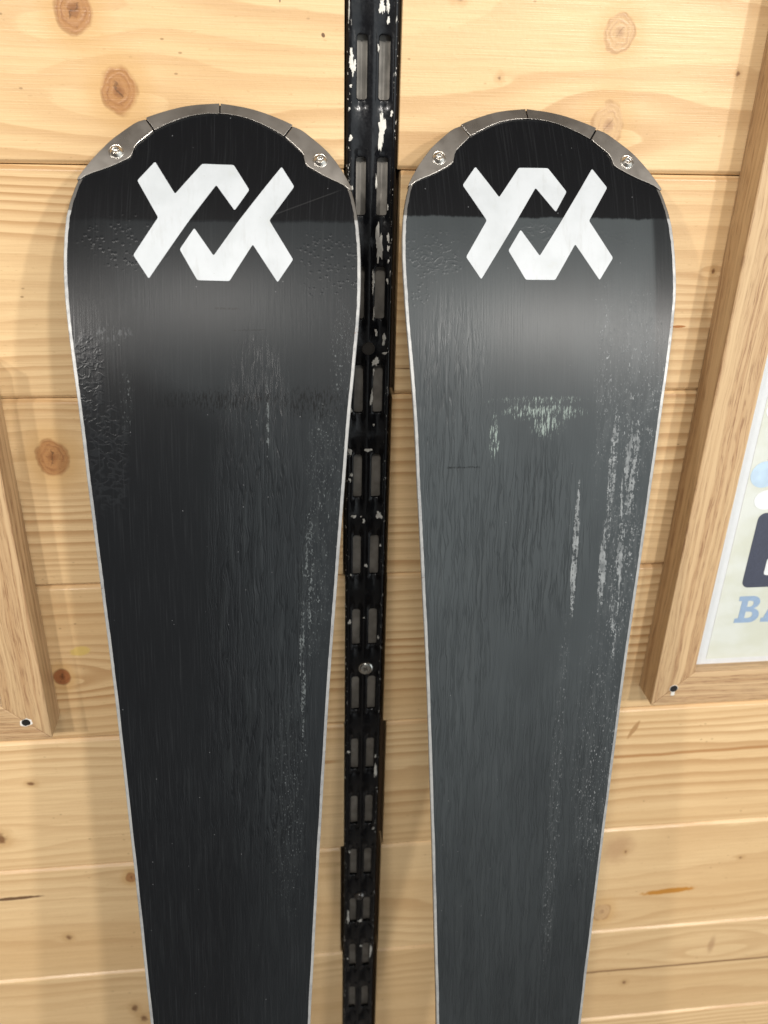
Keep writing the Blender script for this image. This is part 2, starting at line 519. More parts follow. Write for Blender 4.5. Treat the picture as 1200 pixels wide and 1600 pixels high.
def slot_cell(bm, x0, x1, z0, z1, sx0, sx1, sz0, sz1, hole_r=None):
    """a rectangle of sheet round one rounded slot; rings sink toward the slot ends"""
    cx, cz = (sx0 + sx1) / 2, (sz0 + sz1) / 2
    hw, hh = (sx1 - sx0) / 2, (sz1 - sz0) / 2
    N = 40
    rad = min(0.0013, hw * .9)

    def rr(hw, hh, rad):
        pts = []
        per = 9
        for q, (sx, sz) in enumerate(((1, 1), (-1, 1), (-1, -1), (1, -1))):
            for i in range(per + 1):
                a = q * pi / 2 + (pi / 2) * i / per
                pts.append((cx + sx * (hw - rad) + rad * cos(a), cz + sz * (hh - rad) + rad * sin(a)))
        return pts

    def emb(x, z):
        # pressed dimple at both ends of the slot
        e = 0
        for s in (1, -1):
            dx = (x - cx) / (hw + .0016); dz = (z - (cz + s * (hh + .0012))) / .0052
            e = max(e, 1 - sqrt(dx * dx + dz * dz))
        return max(0.0, min(1.0, e * 1.6)) * .0011

    rings = []
    for off in (0.0, .0004, .0010, .0018, .0026):
        hx = min(hw + off, (x1 - x0) / 2 * .98)
        hx = min(hx, min(cx - x0, x1 - cx) * .96)
        hz = hh + off * 1.9
        rings.append(rr(hx, hz, min(rad + off, hx * .95)))
    outer = []
    for (px, pz) in rings[-1]:
        dx, dz = px - cx, pz - cz
        tx = ((x1 - cx) / dx) if dx > 1e-9 else ((x0 - cx) / dx if dx < -1e-9 else 1e9)
        tz = ((z1 - cz) / dz) if dz > 1e-9 else ((z0 - cz) / dz if dz < -1e-9 else 1e9)
        # blend toward the rectangle edge
        t = min(tx, tz)
        outer.append((cx + dx * t, cz + dz * t))
    # snap nearest outer points onto the rectangle corners
    for (qx, qz) in ((x0, z0), (x0, z1), (x1, z0), (x1, z1)):
        j = min(range(len(outer)), key=lambda i: (outer[i][0] - qx) ** 2 + (outer[i][1] - qz) ** 2)
        outer[j] = (qx, qz)
    rings.append(outer)
    vr = []
    for i, rg in enumerate(rings):
        row = []
        for (px, pz) in rg:
            dep = emb(px, pz) if i < 5 else 0.0
            row.append(bm.verts.new((px, YF + dep + (.0003 if i == 0 else 0), pz)))
        vr.append(row)
    n = len(vr[0])
    for i in range(len(vr) - 1):
        for j in range(n):
            k = (j + 1) % n
            try: bm.faces.new((vr[i][j], vr[i][k], vr[i + 1][k], vr[i + 1][j]))
            except ValueError: pass
    # lip of the slot going inwards (sheet thickness)
    back = [bm.verts.new((v.co.x, v.co.y + .0012, v.co.z)) for v in vr[0]]
    for j in range(n):
        k = (j + 1) % n
        bm.faces.new((vr[0][j], vr[0][k], back[k], back[j]))


bm = bmesh.new()
XM = (SLOT_L[1] + SLOT_R[0]) / 2
XA, XB = CX0 + .0022, CX1 - .0024
ZS = -.0042
for n in range(-4, 24):
    zb = ZS - n * .05
    zc = zb + SLOT_LEN / 2
    for (xa, xb, sl) in ((XA, XM, SLOT_L), (XM, XB, SLOT_R)):
        slot_cell(bm, xa, xb, zc - .025, zc + .025, sl[0], sl[1], zb, zb + SLOT_LEN)
ztop, zbot = ZS + 4 * .05 + SLOT_LEN / 2 + .025, ZS - 23 * .05 + SLOT_LEN / 2 - .025
# rounded corners and side flanges
for s, xe, xi in ((-1, CX0, XA), (1, CX1, XB)):
    R = abs(xe - xi)
    prev = None
    path = [(xi + s * R * sin(a), YF + R * (1 - cos(a))) for a in [pi / 2 * i / 8 for i in range(9)]] + [(xe, YF + .0135)]
    vs = [(bm.verts.new((px, py, zbot)), bm.verts.new((px, py, ztop))) for px, py in path]
    for i in range(len(vs) - 1):
        bm.faces.new((vs[i][0], vs[i + 1][0], vs[i + 1][1], vs[i][1]))
bmesh.ops.remove_doubles(bm, verts=bm.verts, dist=.00002)
o = from_bm("channel", bm, black, rail, smooth=True)
reparent(o, rail)
strip_mat = metal_mat("bare_steel", (0.46, 0.44, 0.40), 0.45, 0.1, 0.2)
bm = bmesh.new()
bmesh.ops.create_cube(bm, size=1.0)
for v in bm.verts:
    v.co = Vector((.0417 + v.co.x * .0205, .0077 + v.co.y * .0012, (ztop + zbot) / 2 + v.co.z * (ztop - zbot) * .998))
grey_back = plain_mat("grey_liner", (0.27, 0.25, 0.22), 0.4, 0.0, 0.5, 0.25, 120.0)
o = from_bm("backing_strip", bm, grey_back, rail); reparent(o, rail)

white_paint = plain_mat("white_residue", (0.70, 0.685, 0.63), 0.7, 0, 0.3, 0.08, 900)
CHIPS = [(45.3, 32.4, 1.12, 3.12), (47.8, 32.9, 0.7, 2.88), (48.2, 27.2, 0.56, 1.7), (30.9, 30.7, 0.32, 4.81), (32.0, 12.4, 1.1, 3.01), (32.9, 8.7, 1.0, 3.3), (31.8, 1.2, 0.72, 0.64), (31.2, -8.1, 0.38, 0.79), (32.0, -20.4, 1.03, 1.22), (46.1, -17.1, 1.73, 7.05), (50.6, -9.5, 0.59, 1.33), (32.4, -41.9, 0.76, 1.28), (44.0, 16.5, 0.33, 1.74), (44.2, -39.2, 0.36, 3.41), (49.9, -50.3, 0.36, 1.31), (46.0, -66.9, 1.75, 8.04), (50.5, -64.2, 0.7, 2.1), (50.7, -69.3, 0.53, 1.52), (50.9, -75.4, 0.38, 1.07), (43.6, -84.7, 0.8, 5.02), (50.7, -85.0, 0.6, 1.25), (44.1, -101.2, 0.28, 3.89), (45.6, -110.7, 0.82, 1.82), (49.6, -114.3, 1.0, 2.67), (50.2, -121.7, 1.3, 0.58), (45.6, -126.1, 1.63, 2.36), (44.6, -131.2, 0.4, 2.07), (33.2, -131.1, 0.9, 2.06), (32.8, -152.1, 0.75, 1.77), (43.8, -145.8, 0.65, 4.62), (45.3, -160.9, 0.42, 0.81), (32.6, -176.2, 0.8, 2.25), (42.7, -175.3, 2.6, 0.74), (33.4, -189.9, 0.8, 1.06), (32.7, -193.0, 0.8, 1.16), (35.0, -215.6, 1.51, 0.95), (40.6, -218.6, 0.71, 1.43), (49.2, -215.2, 1.5, 2.54), (39.0, -215.7, 0.44, 0.51), (42.2, -247.6, 1.1, 0.87), (33.6, -253.7, 0.5, 0.55), (33.0, -286.6, 1.1, 1.41), (41.6, -283.8, 0.48, 0.59), (50.5, -298.6, 0.45, 1.21), (50.3, -234.6, 0.46, 0.95), (33.0, -388.1, 0.9, 1.3), (50.7, -392.7, 0.6, 1.3), (50.9, -405.0, 0.8, 6.9), (50.4, -458.0, 0.7, 1.1), (33.4, -546.5, 0.9, 6.3), (42.5, -551.1, 1.3, 1.7), (50.7, -585.6, 0.9, 6.0), (43.3, -579.2, 0.7, 1.1), (33.2, -592.8, 0.53, 0.9), (34.0, -479.3, 0.6, 1.2)]
rc = random.Random(3)
for (cx, cz, rx, rz) in CHIPS:
    bm = bmesh.new()
    n = 18 if rz < 2.2 else 40
    ph = [rc.uniform(0, 6.28) for _ in range(4)]
    ring = []
    ctr = bm.verts.new((cx * .001, YF - .00042, cz * .001))
    rim2 = []
    for i in range(n):
        a = 2 * pi * i / n
        w = 1 + .20 * sin(2 * a + ph[0]) + .16 * sin(3 * a + ph[1]) + .13 * sin(5 * a + ph[2]) + rc.uniform(-.32, .18)
        px, pz = cx + rx * w * cos(a), cz + rz * w * sin(a)
        px = min(max(px, 30.6), 52.6)
        dx = max(0, (32.0 - px), (px - 51.2))
        yy = YF + max(0, .0022 - sqrt(max(0, .0022 ** 2 - (dx * .001) ** 2)))
        ring.append(bm.verts.new((px * .001, yy - .00022, pz * .001)))
        rim2.append(bm.verts.new((px * .001, yy + .0003, pz * .001)))
    for i in range(n):
        j = (i + 1) % n
        bm.faces.new((ctr, ring[j], ring[i]))
        bm.faces.new((ring[i], ring[j], rim2[j], rim2[i]))
    o = from_bm("paint_chip", bm, white_paint, rail); reparent(o, rail)

steel_screw = metal_mat("zinc_screw", (0.62, 0.62, 0.58), 0.30, 0.2, 0.25)
dark_screw = metal_mat("dark_screw", (0.22, 0.21, 0.20), 0.30, 0.2, 0.3)
dark_fill = plain_mat("dark_socket", (0.012, 0.010, 0.009), 0.5)


def lathe(bm, prof, n=32, mat4=Matrix.Identity(4)):
    """prof: (r, h) around local +Z"""
    rows = []
    for (rr, hh) in prof:
        if rr < 1e-7:
            rows.append([bm.verts.new(mat4 @ Vector((0, 0, hh)))])
        else:
            rows.append([bm.verts.new(mat4 @ Vector((rr * cos(2 * pi * i / n), rr * sin(2 * pi * i / n), hh))) for i in range(n)])
    for a, b_ in zip(rows, rows[1:]):
        for i in range(n):
            j = (i + 1) % n
            if len(a) == 1 and len(b_) == 1: continue
            if len(a) == 1: bm.faces.new((a[0], b_[i], b_[j]))
            elif len(b_) == 1: bm.faces.new((a[i], b_[0], a[j]))
            else: bm.faces.new((a[i], b_[i], b_[j], a[j]))


OUTM = Matrix.Rotation(pi / 2, 4, 'X')     # local +Z -> world -Y (out of the wall)


def out_at(x, y, z): return Matrix.Translation((x, y, z)) @ OUTM


bm = bmesh.new()
lathe(bm, [(0, .0008), (.0013, .0009), (.0030, .0011), (.0041, .0008), (.0046, 0), (.0046, -.0004)], 32, out_at(.0432, YF, -.3213))
for s in (1, -1):   # worn cross marks in the head
    for k in range(2):
        a = k * pi / 2 + .5
o = from_bm("screw", bm, steel_screw, rail, True); reparent(o, rail)
bm = bmesh.new()
for a in (0.5, 0.5 + pi / 2):
    q = Matrix.Translation((.0432, YF - .00105, -.3213)) @ Matrix.Rotation(a, 4, 'Y')
    for sx in (1, -1):
        bmesh.ops.create_cube(bm, size=1, matrix=q @ Matrix.Translation((sx * .0007, 0, 0)) @ Matrix.Diagonal((.0014, .00025, .0005, 1)))
o2 = from_bm("screw_recess", bm, dark_screw, o)
o2.matrix_parent_inverse = Matrix.Identity(4)
bm = bmesh.new()
lathe(bm, [(0, .0014), (.0008, .0014), (.0012, .0020), (.0026, .0015), (.0034, .0004), (.0035, -.0006)], 28, out_at(.0415, YF, -.5246))
o = from_bm("screw", bm, dark_screw, rail, True); reparent(o, rail)
o['label'] = "small dark domed screw"
bm = bmesh.new()
lathe(bm, [(.0024, -.0002), (.0028, .0003), (.0031, .0003), (.0034, -.0001)], 28, out_at(.0417, YF, -.1192))
lathe(bm, [(0, .00012), (.0026, .00012)], 28, out_at(.0417, YF, -.1192))
hole_mat = plain_mat("hole_grey", (0.035, 0.030, 0.024), 0.6)
o = from_bm("hole_plug", bm, hole_mat, rail); reparent(o, rail)

# ------------------------------------------------------------------ skis
TH0, DTH, SC, D0 = radians(12), radians(21), .2, .011
DS = .0005
NS = 3401
PD, PH = [D0], [0.0]


def theta(s): return TH0 + DTH * max(0.0, 1 - max(s, -.0) / SC) ** 1.3


for i in range(1, NS):
    th = (theta((i - 1) * DS) + theta(i * DS)) / 2
    PD.append(PD[-1] + sin(th) * DS)
    PH.append(PH[-1] + cos(th) * DS)


def prof(s):
    if s <= 0: return PD[0] + s * sin(TH0 + DTH), PH[0] + s * cos(TH0 + DTH)
    i = min(NS - 2, int(s / DS)); t = s / DS - i
    return PD[i] + (PD[i + 1] - PD[i]) * t, PH[i] + (PH[i + 1] - PH[i]) * t


def interp(x, tab):
    if x <= tab[0][0]: return tab[0][1]
    for (a, b_), (c_, d_) in zip(tab, tab[1:]):
        if x <= c_: return b_ + (d_ - b_) * (x - a) / (c_ - a)
    return tab[-1][1]


S0 = -1.8
WT = [(-1.8, 0), (-1.78, 1.5), (-1.7, 3.4), (-1.5, 5.9), (-1.1, 9.0), (-.6, 11.8), (.1, 14.9), (1.0, 18.0), (2.2, 21.6), (3.4, 24.8), (4.8, 28.3), (6.2, 31.3), (9, 36.0), (12.5, 40.4), (15.5, 44), (18, 46.6), (22, 50.0), (26, 53.0), (30, 55.6), (33.5, 57.7),
      (38, 59.3), (44, 60.9), (50, 61.95), (58, 62.7), (66, 63.05), (75, 63.1), (84, 62.8), (95, 62.0), (105, 61.1), (116, 60.1), (126, 59.1),
      (140, 58.0), (150, 57.3), (161, 56.6), (185, 55), (200, 54.1), (220, 52.9), (250, 51), (275, 49.7), (300, 48.5), (320, 47.6), (350, 46.2),
      (380, 44.9), (420, 43.3), (450, 42), (480, 41), (520, 39.4), (600, 36.8), (750, 34.2), (900, 34.6), (1100, 38), (1300, 43.5), (1500, 49.5),
      (1580, 50.5), (1620, 47), (1645, 36), (1655, 0)]


def half_w(s_mm):
    return interp(s_mm, WT)


class SkiFrame:
    def __init__(self, x0, z0, phi, du):
        self.x0, self.z0, self.phi, self.du = x0, z0, phi, du

    def P(self, u, s, h=0.0):
        """u, s in mm; h metres above the base"""
        ss_ = s * .001
        d_, hh = prof(ss_)
        th = theta(ss_)
        d_ += h * cos(th)
        hh -= h * sin(th)
        uu = (u + interp(s, self.du)) * .001
        c_, s_ = cos(self.phi), sin(self.phi)
        return Vector((self.x0 + uu * c_ + hh * s_, -d_, self.z0 + uu * s_ - hh * c_))


def uvset(bm, layer, table):
    for fc in bm.faces:
        for lp in fc.loops:
            u, s = table[lp.vert]
            lp[layer].uv = (u * .01, s * .01)     # 1 uv unit = 100 mm


def ski_base_mat(side):
    """black sintered base with a film of wax, room sheen put into its colour; uv in units of 100 mm"""
    L = side == 'left'
    mt, b, p = new_mat("waxed_ski_base")
    uv = b.n('ShaderNodeUVMap').outputs[0]
    u, s, _ = b.split(uv)
    seed = 3.1 if L else 8.4
    # wax film: starts at a drawn line across the shovel
    edge = b.mul(b.sub(b.noise(b.xyz(b.mul(u, 9.0), seed), 1.0, 6.0, 0.8), 0.5), 0.034)
    if L:
        wax = b.ss(b.add(b.add(s, edge), b.mul(u, 0.025)), 0.484, 0.506)
        wax = b.mul(wax, b.add(0.55, b.mul(0.45, b.ss(b.add(u, b.mul(s, 0.1)), -0.45, 0.35))))  # left side dimmed: weaker room reflection painted into the film
        wax = b.mul(wax, b.ss(b.sub(u, b.mul(b.ss(s, 1.0, 1.45), 0.55)), -0.62, -0.30, 0.35, 1.0))  # darker left region below the bend, same painted reflection
    else:
        wax = b.ss(b.add(s, edge), 0.468, 0.480)
        # free corner on the right of the shovel
        corner = b.ss(b.add(u, b.mul(b.sub(s, 0.47), 0.0)), 0.515, 0.545)
        corner = b.mul(corner, b.ss(s, 1.25, 0.85))
        wax = b.mul(wax, b.sub(1.0, b.mul(corner, 0.75)))
    cloud = b.noise(b.xyz(b.mul(u, 2.6), b.mul(s, 1.0), seed), 1.0, 3.0)
    wax_v = b.mul(wax, b.ss(cloud, 0.25, 0.75, 0.75, 1.15))
    grind = b.noise(b.xyz(b.mul(u, 150.0), b.mul(s, 3.0), seed), 1.0, 2.0, 0.6)
    grind2 = b.noise(b.xyz(b.mul(u, 60.0), b.mul(s, 9.0), seed + 4), 1.0, 3.0, 0.6)
    base_c = (0.0060, 0.0064, 0.0074)
    wax_sheen_c = (0.0175, 0.0205, 0.0228) if L else (0.049, 0.057, 0.0605)  # milky wax tone; right ski's brighter room reflection is painted into it
    sheen_fade = b.ss(s, 1.2, 4.2, 1.0, 0.45)  # painted falloff of the room's reflection down the ski
    c = b.mix(b.mul(wax_v, sheen_fade), base_c, wax_sheen_c)
    c = b.mix(b.ss(grind, 0.5, 0.8, 0.0, 0.25), c, b.mix(0.5, c, (0.07, 0.075, 0.08)))
    # veins of wax running down; lit ridges and shaded creases put into the colour
    wobl = b.mul(b.sub(b.noise(b.xyz(b.mul(u, 26.0), b.mul(s, 7.0), seed + 1), 1.0, 2.0), 0.5), 0.030)
    ur = b.add(u, wobl)
    v1 = b.m('ABSOLUTE', b.sub(b.noise(b.xyz(b.mul(ur, 54.0), b.mul(s, 2.4), seed + 6), 1.0, 1.0, 0.4), 0.5))
    v2 = b.m('ABSOLUTE', b.sub(b.noise(b.xyz(b.mul(ur, 62.0), b.mul(s, 3.2), seed + 9), 1.0, 1.0, 0.4), 0.5))
    vein = b.mx(b.ss(v1, 0.055, 0.0), b.mul(b.ss(v2, 0.05, 0.0), 0.8))
    ridge = b.ss(b.noise(b.xyz(b.mul(b.add(ur, 0.003), 54.0), b.mul(s, 2.4), seed + 6), 1.0, 1.0, 0.4), 0.5, 0.72)
    brk = b.noise(b.xyz(b.mul(u, 12.0), b.mul(s, 6.0), seed + 7), 1.0, 2.0)
    vein = b.mul(vein, b.ss(brk, 0.32, 0.55, 0.35, 1.0))
    if L:
        vmask = b.mul(b.blob(u, s, 0.18, 2.4, 0.22, 1.15, 0.35), 1.0)
        vmask = b.add(vmask, b.mul(b.ss(s, 2.4, 3.4), 0.35))
    else:
        vmask = b.mx(b.blob(u, s, -0.02, 1.95, 0.28, 0.45, 0.35), b.mul(b.blob(u, s, -0.42, 2.2, 0.24, 1.15, 0.3), 0.8))
        vmask = b.mx(vmask, b.mul(b.ss(s, 2.4, 3.0), 0.55))
    height = b.mul(b.sub(b.mul(ridge, 0.6), vein), b.mul(vmask, 1.5))
    c = b.mix(b.mul(b.mul(vein, vmask), 0.50 if L else 0.36), c, (0.004, 0.005, 0.006))  # painted shade in the creases between ripples
    c = b.mix(b.mul(b.mul(ridge, vmask), 0.16 if L else 0.11), c, (0.040, 0.046, 0.048) if L else (0.085, 0.095, 0.098))  # painted highlight along the lit side of each ripple
    # bubbly wax patches
    bv = b.voro(b.xyz(b.mul(u, 48.0), b.mul(s, 48.0), seed), 1.0)
    bub = b.ss(bv, 0.42, 0.12)
    worm = b.m('ABSOLUTE', b.sub(b.noise(b.xyz(b.mul(u, 26.0), b.mul(s, 30.0), seed), 1.0, 1.0, 0.5, 0.4), 0.5))
    worm = b.ss(worm, 0.11, 0.0)
    wob = b.mul(b.sub(b.noise(b.xyz(b.mul(u, 14.0), b.mul(s, 14.0), seed + 2), 1.0, 3.0), 0.5), 1.0)
    if L:
        m1 = b.mx(b.blob(u, s, -0.38, 0.60, 0.17, 0.11, 0.25, wob), b.blob(u, s, 0.50, 0.67, 0.15, 0.15, 0.2, wob))
        m2 = b.mx(b.blob(u, s, -0.535, 1.18, 0.06, 0.2, 0.2, wob), b.blob(u, s, -0.47, 1.52, 0.085, 0.24, 0.2, wob))
    else:
        m1 = b.mx(b.blob(u, s, -0.50, 0.64, 0.13, 0.11, 0.25, wob), b.blob(u, s, -0.56, 0.82, 0.05, 0.05, 0.25, wob))
        m1 = b.mx(m1, b.mul(b.blob(u, s, -0.1, 0.56, 0.55, 0.05, 0.4, wob), 0.35))
        m2 = b.mx(b.blob(u, s, -0.50, 0.66, 0.12, 0.06, 0.2, wob), b.blob(u, s, 0.02, 0.53, 0.10, 0.04, 0.3, wob))
    height = b.add(height, b.add(b.mul(b.mul(bub, m1), 0.42), b.mul(b.mul(worm, m2), 0.30)))
    c = b.mix(b.mul(b.mul(worm, m2), 0.12), c, (0.05, 0.055, 0.06))
    # pale flecks where the wax has flaked, grouped along the right half
    f1 = b.noise(b.xyz(b.mul(u, 62.0), b.mul(s, 24.0), seed + 11), 1.0, 3.0, 0.6)
    f2 = b.noise(b.xyz(b.mul(u, 60.0), b.mul(s, 3.6), seed + 12), 1.0, 3.0, 0.6)
    dots = b.ss(b.voro(b.xyz(b.mul(u, 46.0), b.mul(s, 30.0), seed + 3), 1.0), 0.20, 0.10)
    if L:
        fm = b.blob(u, s, 0.48, 1.58, 0.085, 0.30, 0.45, wob)
        fm = b.mx(fm, b.blob(u, s, 0.435, 2.05, 0.07, 0.42, 0.45, wob))
        fm2 = b.blob(u, s, 0.405, 2.1, 0.018, 0.35, 0.5, wob)
        fm2 = b.mx(fm2, b.blob(u, s, 0.375, 2.6, 0.016, 0.40, 0.5, wob))
        fm2 = b.mx(fm2, b.mul(b.blob(u, s, 0.218, 1.32, 0.007, 0.20, 0.5), 0.9))
        fm3 = b.blob(u, s, 0.31, 3.3, 0.075, 0.55, 0.5, wob)
        fm3 = b.mx(fm3, b.blob(u, s, 0.55, 1.08, 0.05, 0.22, 0.4, wob))
        fm3 = b.mx(fm3, b.blob(u, s, -0.385, 1.27, 0.025, 0.14, 0.5, wob))
    else:
        fm = b.mx(b.blob(u, s, 0.47, 1.25, 0.13, 0.38, 0.45, wob), b.blob(u, s, 0.30, 1.25, 0.04, 0.4, 0.45, wob))
        fm = b.mx(fm, b.blob(u, s, 0.44, 2.1, 0.10, 0.45, 0.4, wob))
        fm2 = b.blob(u, s, 0.365, 1.68, 0.022, 0.36, 0.45)
        fm2 = b.mx(fm2, b.blob(u, s, 0.345, 2.10, 0.016, 0.25, 0.4))
        fm2 = b.mx(fm2, b.blob(u, s, 0.205, 2.02, 0.014, 0.30, 0.45))
        fm2 = b.mx(fm2, b.blob(u, s, 0.425, 2.10, 0.020, 0.45, 0.4))
        fm2 = b.mx(fm2, b.blob(u, s, 0.455, 1.62, 0.035, 0.22, 0.4, wob))
        fm3 = b.blob(u, s, 0.40, 3.1, 0.12, 0.65, 0.5, wob)
        fm3 = b.mx(fm3, b.blob(u, s, 0.18, 3.4, 0.03, 0.9, 0.5, wob))
    f6 = b.noise(b.xyz(b.mul(u, 95.0), b.mul(s, 60.0), seed + 19), 1.0, 4.0, 0.65)
    k1 = b.mul(b.ss(b.add(b.add(b.mul(f1, 0.5), b.mul(f6, 0.5)), b.mul(fm, 0.085)), 0.665, 0.71), b.ss(fm, 0.05, 0.4))
    f5 = b.noise(b.xyz(b.mul(u, 75.0), b.mul(s, 48.0), seed + 17), 1.0, 4.0, 0.7)
    k2 = b.ss(b.add(b.add(f2, b.mul(b.sub(f5, 0.5), 1.1)), b.mul(fm2, 0.15 if L else 0.24)), 0.70, 0.75)
    k2 = b.mul(k2, b.ss(fm2, 0.05, 0.3))
    f4 = b.noise(b.xyz(b.mul(u, 170.0), b.mul(s, 60.0), seed + 15), 1.0, 2.0, 0.5)
    k4 = b.mul(b.ss(f4, 0.62, 0.68), b.mx(fm, b.mul(fm3, 0.9)))
    k3 = b.mul(dots, b.mx(fm3, b.mul(fm, 0.7)))
    k3 = b.mul(k3, b.ss(b.noise(b.xyz(b.mul(u, 18.0), b.mul(s, 12.0), seed), 1.0, 2.0), 0.46, 0.56))
    fleck = b.mx(b.mx(k1, k2), b.mx(b.mul(k3, 0.7), b.mul(k4, 0.55)))
    fl_c = (0.105, 0.118, 0.12) if L else (0.235, 0.25, 0.255)
    haze = b.mul(b.mx(fm, b.mx(fm2, b.mul(fm3, 0.6))), b.ss(grind2, 0.4, 0.7))
    c = b.mix(b.mul(haze, 0.10), c, fl_c)
    c = b.mix(b.mul(fleck, b.ss(b.noise(b.xyz(b.mul(u, 30.0), b.mul(s, 20.0), seed + 22), 1.0, 2.0), 0.3, 0.65, 0.35, 1.0)), c, fl_c)
    # rubbed band across the bend (contact line of the rolled tip)
    sc = b.noise(b.xyz(b.mul(u, 150.0), b.mul(s, 26.0), seed + 20), 1.0, 4.0, 0.75)
    if L:
        sm = b.mx(b.blob(u, s, 0.02, 1.265, 0.25, 0.04, 0.95, wob), b.blob(u, s, 0.42, 1.27, 0.14, 0.06, 0.95, wob))
        sk = b.mul(b.ss(b.add(sc, b.mul(sm, 0.10)), 0.55, 0.66), b.ss(sm, 0.0, 0.5))
        c = b.mix(b.mul(sk, 0.85), c, (0.004, 0.0045, 0.005))
    else:
        sm = b.mx(b.blob(u, s, 0.01, 1.345, 0.15, 0.028, 0.95, wob), b.mul(b.blob(u, s, 0.0, 1.29, 0.2, 0.018, 0.8, wob), 0.55))
        sm = b.mx(sm, b.mul(b.blob(u, s, 0.03, 1.40, 0.06, 0.05, 0.9, wob), 0.9))
        sm = b.mx(sm, b.mul(b.blob(u, s, -0.21, 1.44, 0.02, 0.10, 0.5, wob), 0.8))
        sk = b.mul(b.ss(b.add(sc, b.mul(sm, 0.13)), 0.58, 0.70), b.ss(sm, 0.0, 0.5))
        c = b.mix(b.mul(sk, 0.75), c, (0.30, 0.36, 0.33))
    height = b.add(height, b.mul(sk, 0.0 if L else 0.3))
    # a few straight scratches
    scr = ((0.14, 0.960, 0.075, 0.0016, 0.04), (0.05, 0.87, 0.06, 0.0030, 0.0)) if L else ((-0.35, 1.592, 0.085, 0.0030, 0.0),)
    for (cu, cs, hl, wd, sl) in scr:
        dd = b.add(b.sub(s, cs), b.add(b.mul(b.sub(u, cu), sl), b.mul(b.sub(f1, 0.5), 0.012)))
        mk = b.mul(b.ss(b.m('ABSOLUTE', dd), wd * 2, wd * 0.6), b.ss(b.m('ABSOLUTE', b.sub(u, cu)), hl, hl * 0.8))
        c = b.mix(b.mul(mk, b.ss(f6, 0.40, 0.55, 0.15, 0.75)), c, (0.003, 0.003, 0.003))
    if L:
        # light rub mark left of centre and fine hair scratches by the emblem
        zz = b.add(b.sub(s, 0.985), b.mul(b.add(u, 0.45), 0.10))
        mk = b.mul(b.blob(u, s, -0.45, 0.985, 0.085, 0.035, 0.3, wob), b.ss(f1, 0.52, 0.62))
        c = b.mix(b.mul(mk, 0.5), c, (0.09, 0.095, 0.10))
        zz = b.m('ABSOLUTE', b.add(b.sub(s, 0.405), b.mul(b.sub(u, 0.38), 0.42)))
        mk = b.mul(b.ss(zz, 0.004, 0.001), b.blob(u, s, 0.38, 0.42, 0.15, 0.2, 0.2))
        c = b.mix(b.mul(mk, 0.16), c, (0.10, 0.10, 0.10))
    dust = b.ss(b.voro(b.xyz(b.mul(u, 14.0), b.mul(s, 14.0), seed + 30), 1.0), 0.045, 0.02)
    c = b.mix(b.mul(dust, 0.7), c, (0.16, 0.165, 0.17))
    b.put(p.inputs['Base Color'], c)
    rg = b.mix(wax, (0.24, 0.24, 0.24), (0.29, 0.29, 0.29) if L else (0.30, 0.30, 0.30))
    b.put(p.inputs['Roughness'], rg)
    p.inputs['Specular IOR Level'].default_value = 0.19
    h2 = b.add(height, b.add(b.mul(grind, 0.22), b.mul(grind2, 0.16)))
    h2 = b.add(h2, b.mul(fleck, 0.3))
    h2 = b.add(h2, b.mul(wax, 0.25))
    b.put(p.inputs['Normal'], b.bump(h2, 0.55, 0.00022))
    return mt


def edge_mat():
    mt, b, p = new_mat("waxed_steel_edge")
    uv = b.n('ShaderNodeUVMap').outputs[0]
    u, s, _ = b.split(uv)
    n = b.noise(b.xyz(b.mul(u, 30.0), b.mul(s, 22.0), 2.0), 1.0, 3.0)
    n3 = b.noise(b.xyz(b.mul(u, 3.0), b.mul(s, 2.2), 9.0), 1.0, 2.0)
    n = b.add(b.mul(n, 0.5), b.mul(n3, 0.5))
    n2 = b.noise(b.xyz(b.mul(u, 120.0), b.mul(s, 90.0), 5.0), 1.0, 2.0)
    clean = b.mix(b.ss(n, 0.35, 0.7), (0.38, 0.38, 0.37), (0.23, 0.235, 0.24))
    clean = b.mix(b.mul(b.ss(n2, 0.62, 0.68), b.ss(n, 0.52, 0.6)), clean, (0.16, 0.09, 0.06))
    dark = b.mix(b.ss(n, 0.3, 0.7), (0.16, 0.15, 0.135), (0.10, 0.095, 0.09))
    on = b.ss(s, 0.468, 0.476)
    b.put(p.inputs['Base Color'], b.mix(on, dark, clean))
    b.put(p.inputs['Metallic'], b.ss(on, 0.0, 1.0, 0.8, 0.25))
    b.put(p.inputs['Roughness'], b.ss(n, 0.3, 0.7, 0.34, 0.5))
    b.put(p.inputs['Normal'], b.bump(n2, 0.2, 0.0001))
    return mt


def logo_mat():
    mt, b, p = new_mat("white_base_inlay")
    tc = b.n('ShaderNodeTexCoord').outputs['Object']
    x, y, z = b.split(tc)
    n = b.noise(tc, 70.0, 4.0)
    g = b.noise(b.xyz(b.mul(x, 1500.0), y, b.mul(z, 40.0)), 1.0, 2.0)
    c = b.mix(b.ss(n, 0.35, 0.75), (0.52, 0.55, 0.575), (0.46, 0.49, 0.51))
    c = b.mix(b.ss(n, 0.66, 0.74, 0, 0.35), c, (0.45, 0.47, 0.44))
    gr = b.noise(b.xyz(b.mul(x, 220.0), y, b.mul(z, 45.0)), 1.0, 4.0, 0.7)
    c = b.mix(b.ss(gr, 0.52, 0.72, 0, 0.35), c, (0.36, 0.37, 0.36))
    sp = b.voro(tc, 260.0)
    c = b.mix(b.ss(sp, 0.07, 0.03, 0, 0.5), c, (0.3, 0.3, 0.28))
    b.put(p.inputs['Base Color'], c)
    p.inputs['Roughness'].default_value = 0.4
    b.put(p.inputs['Normal'], b.bump(g, 0.12, 0.0001))
    return mt


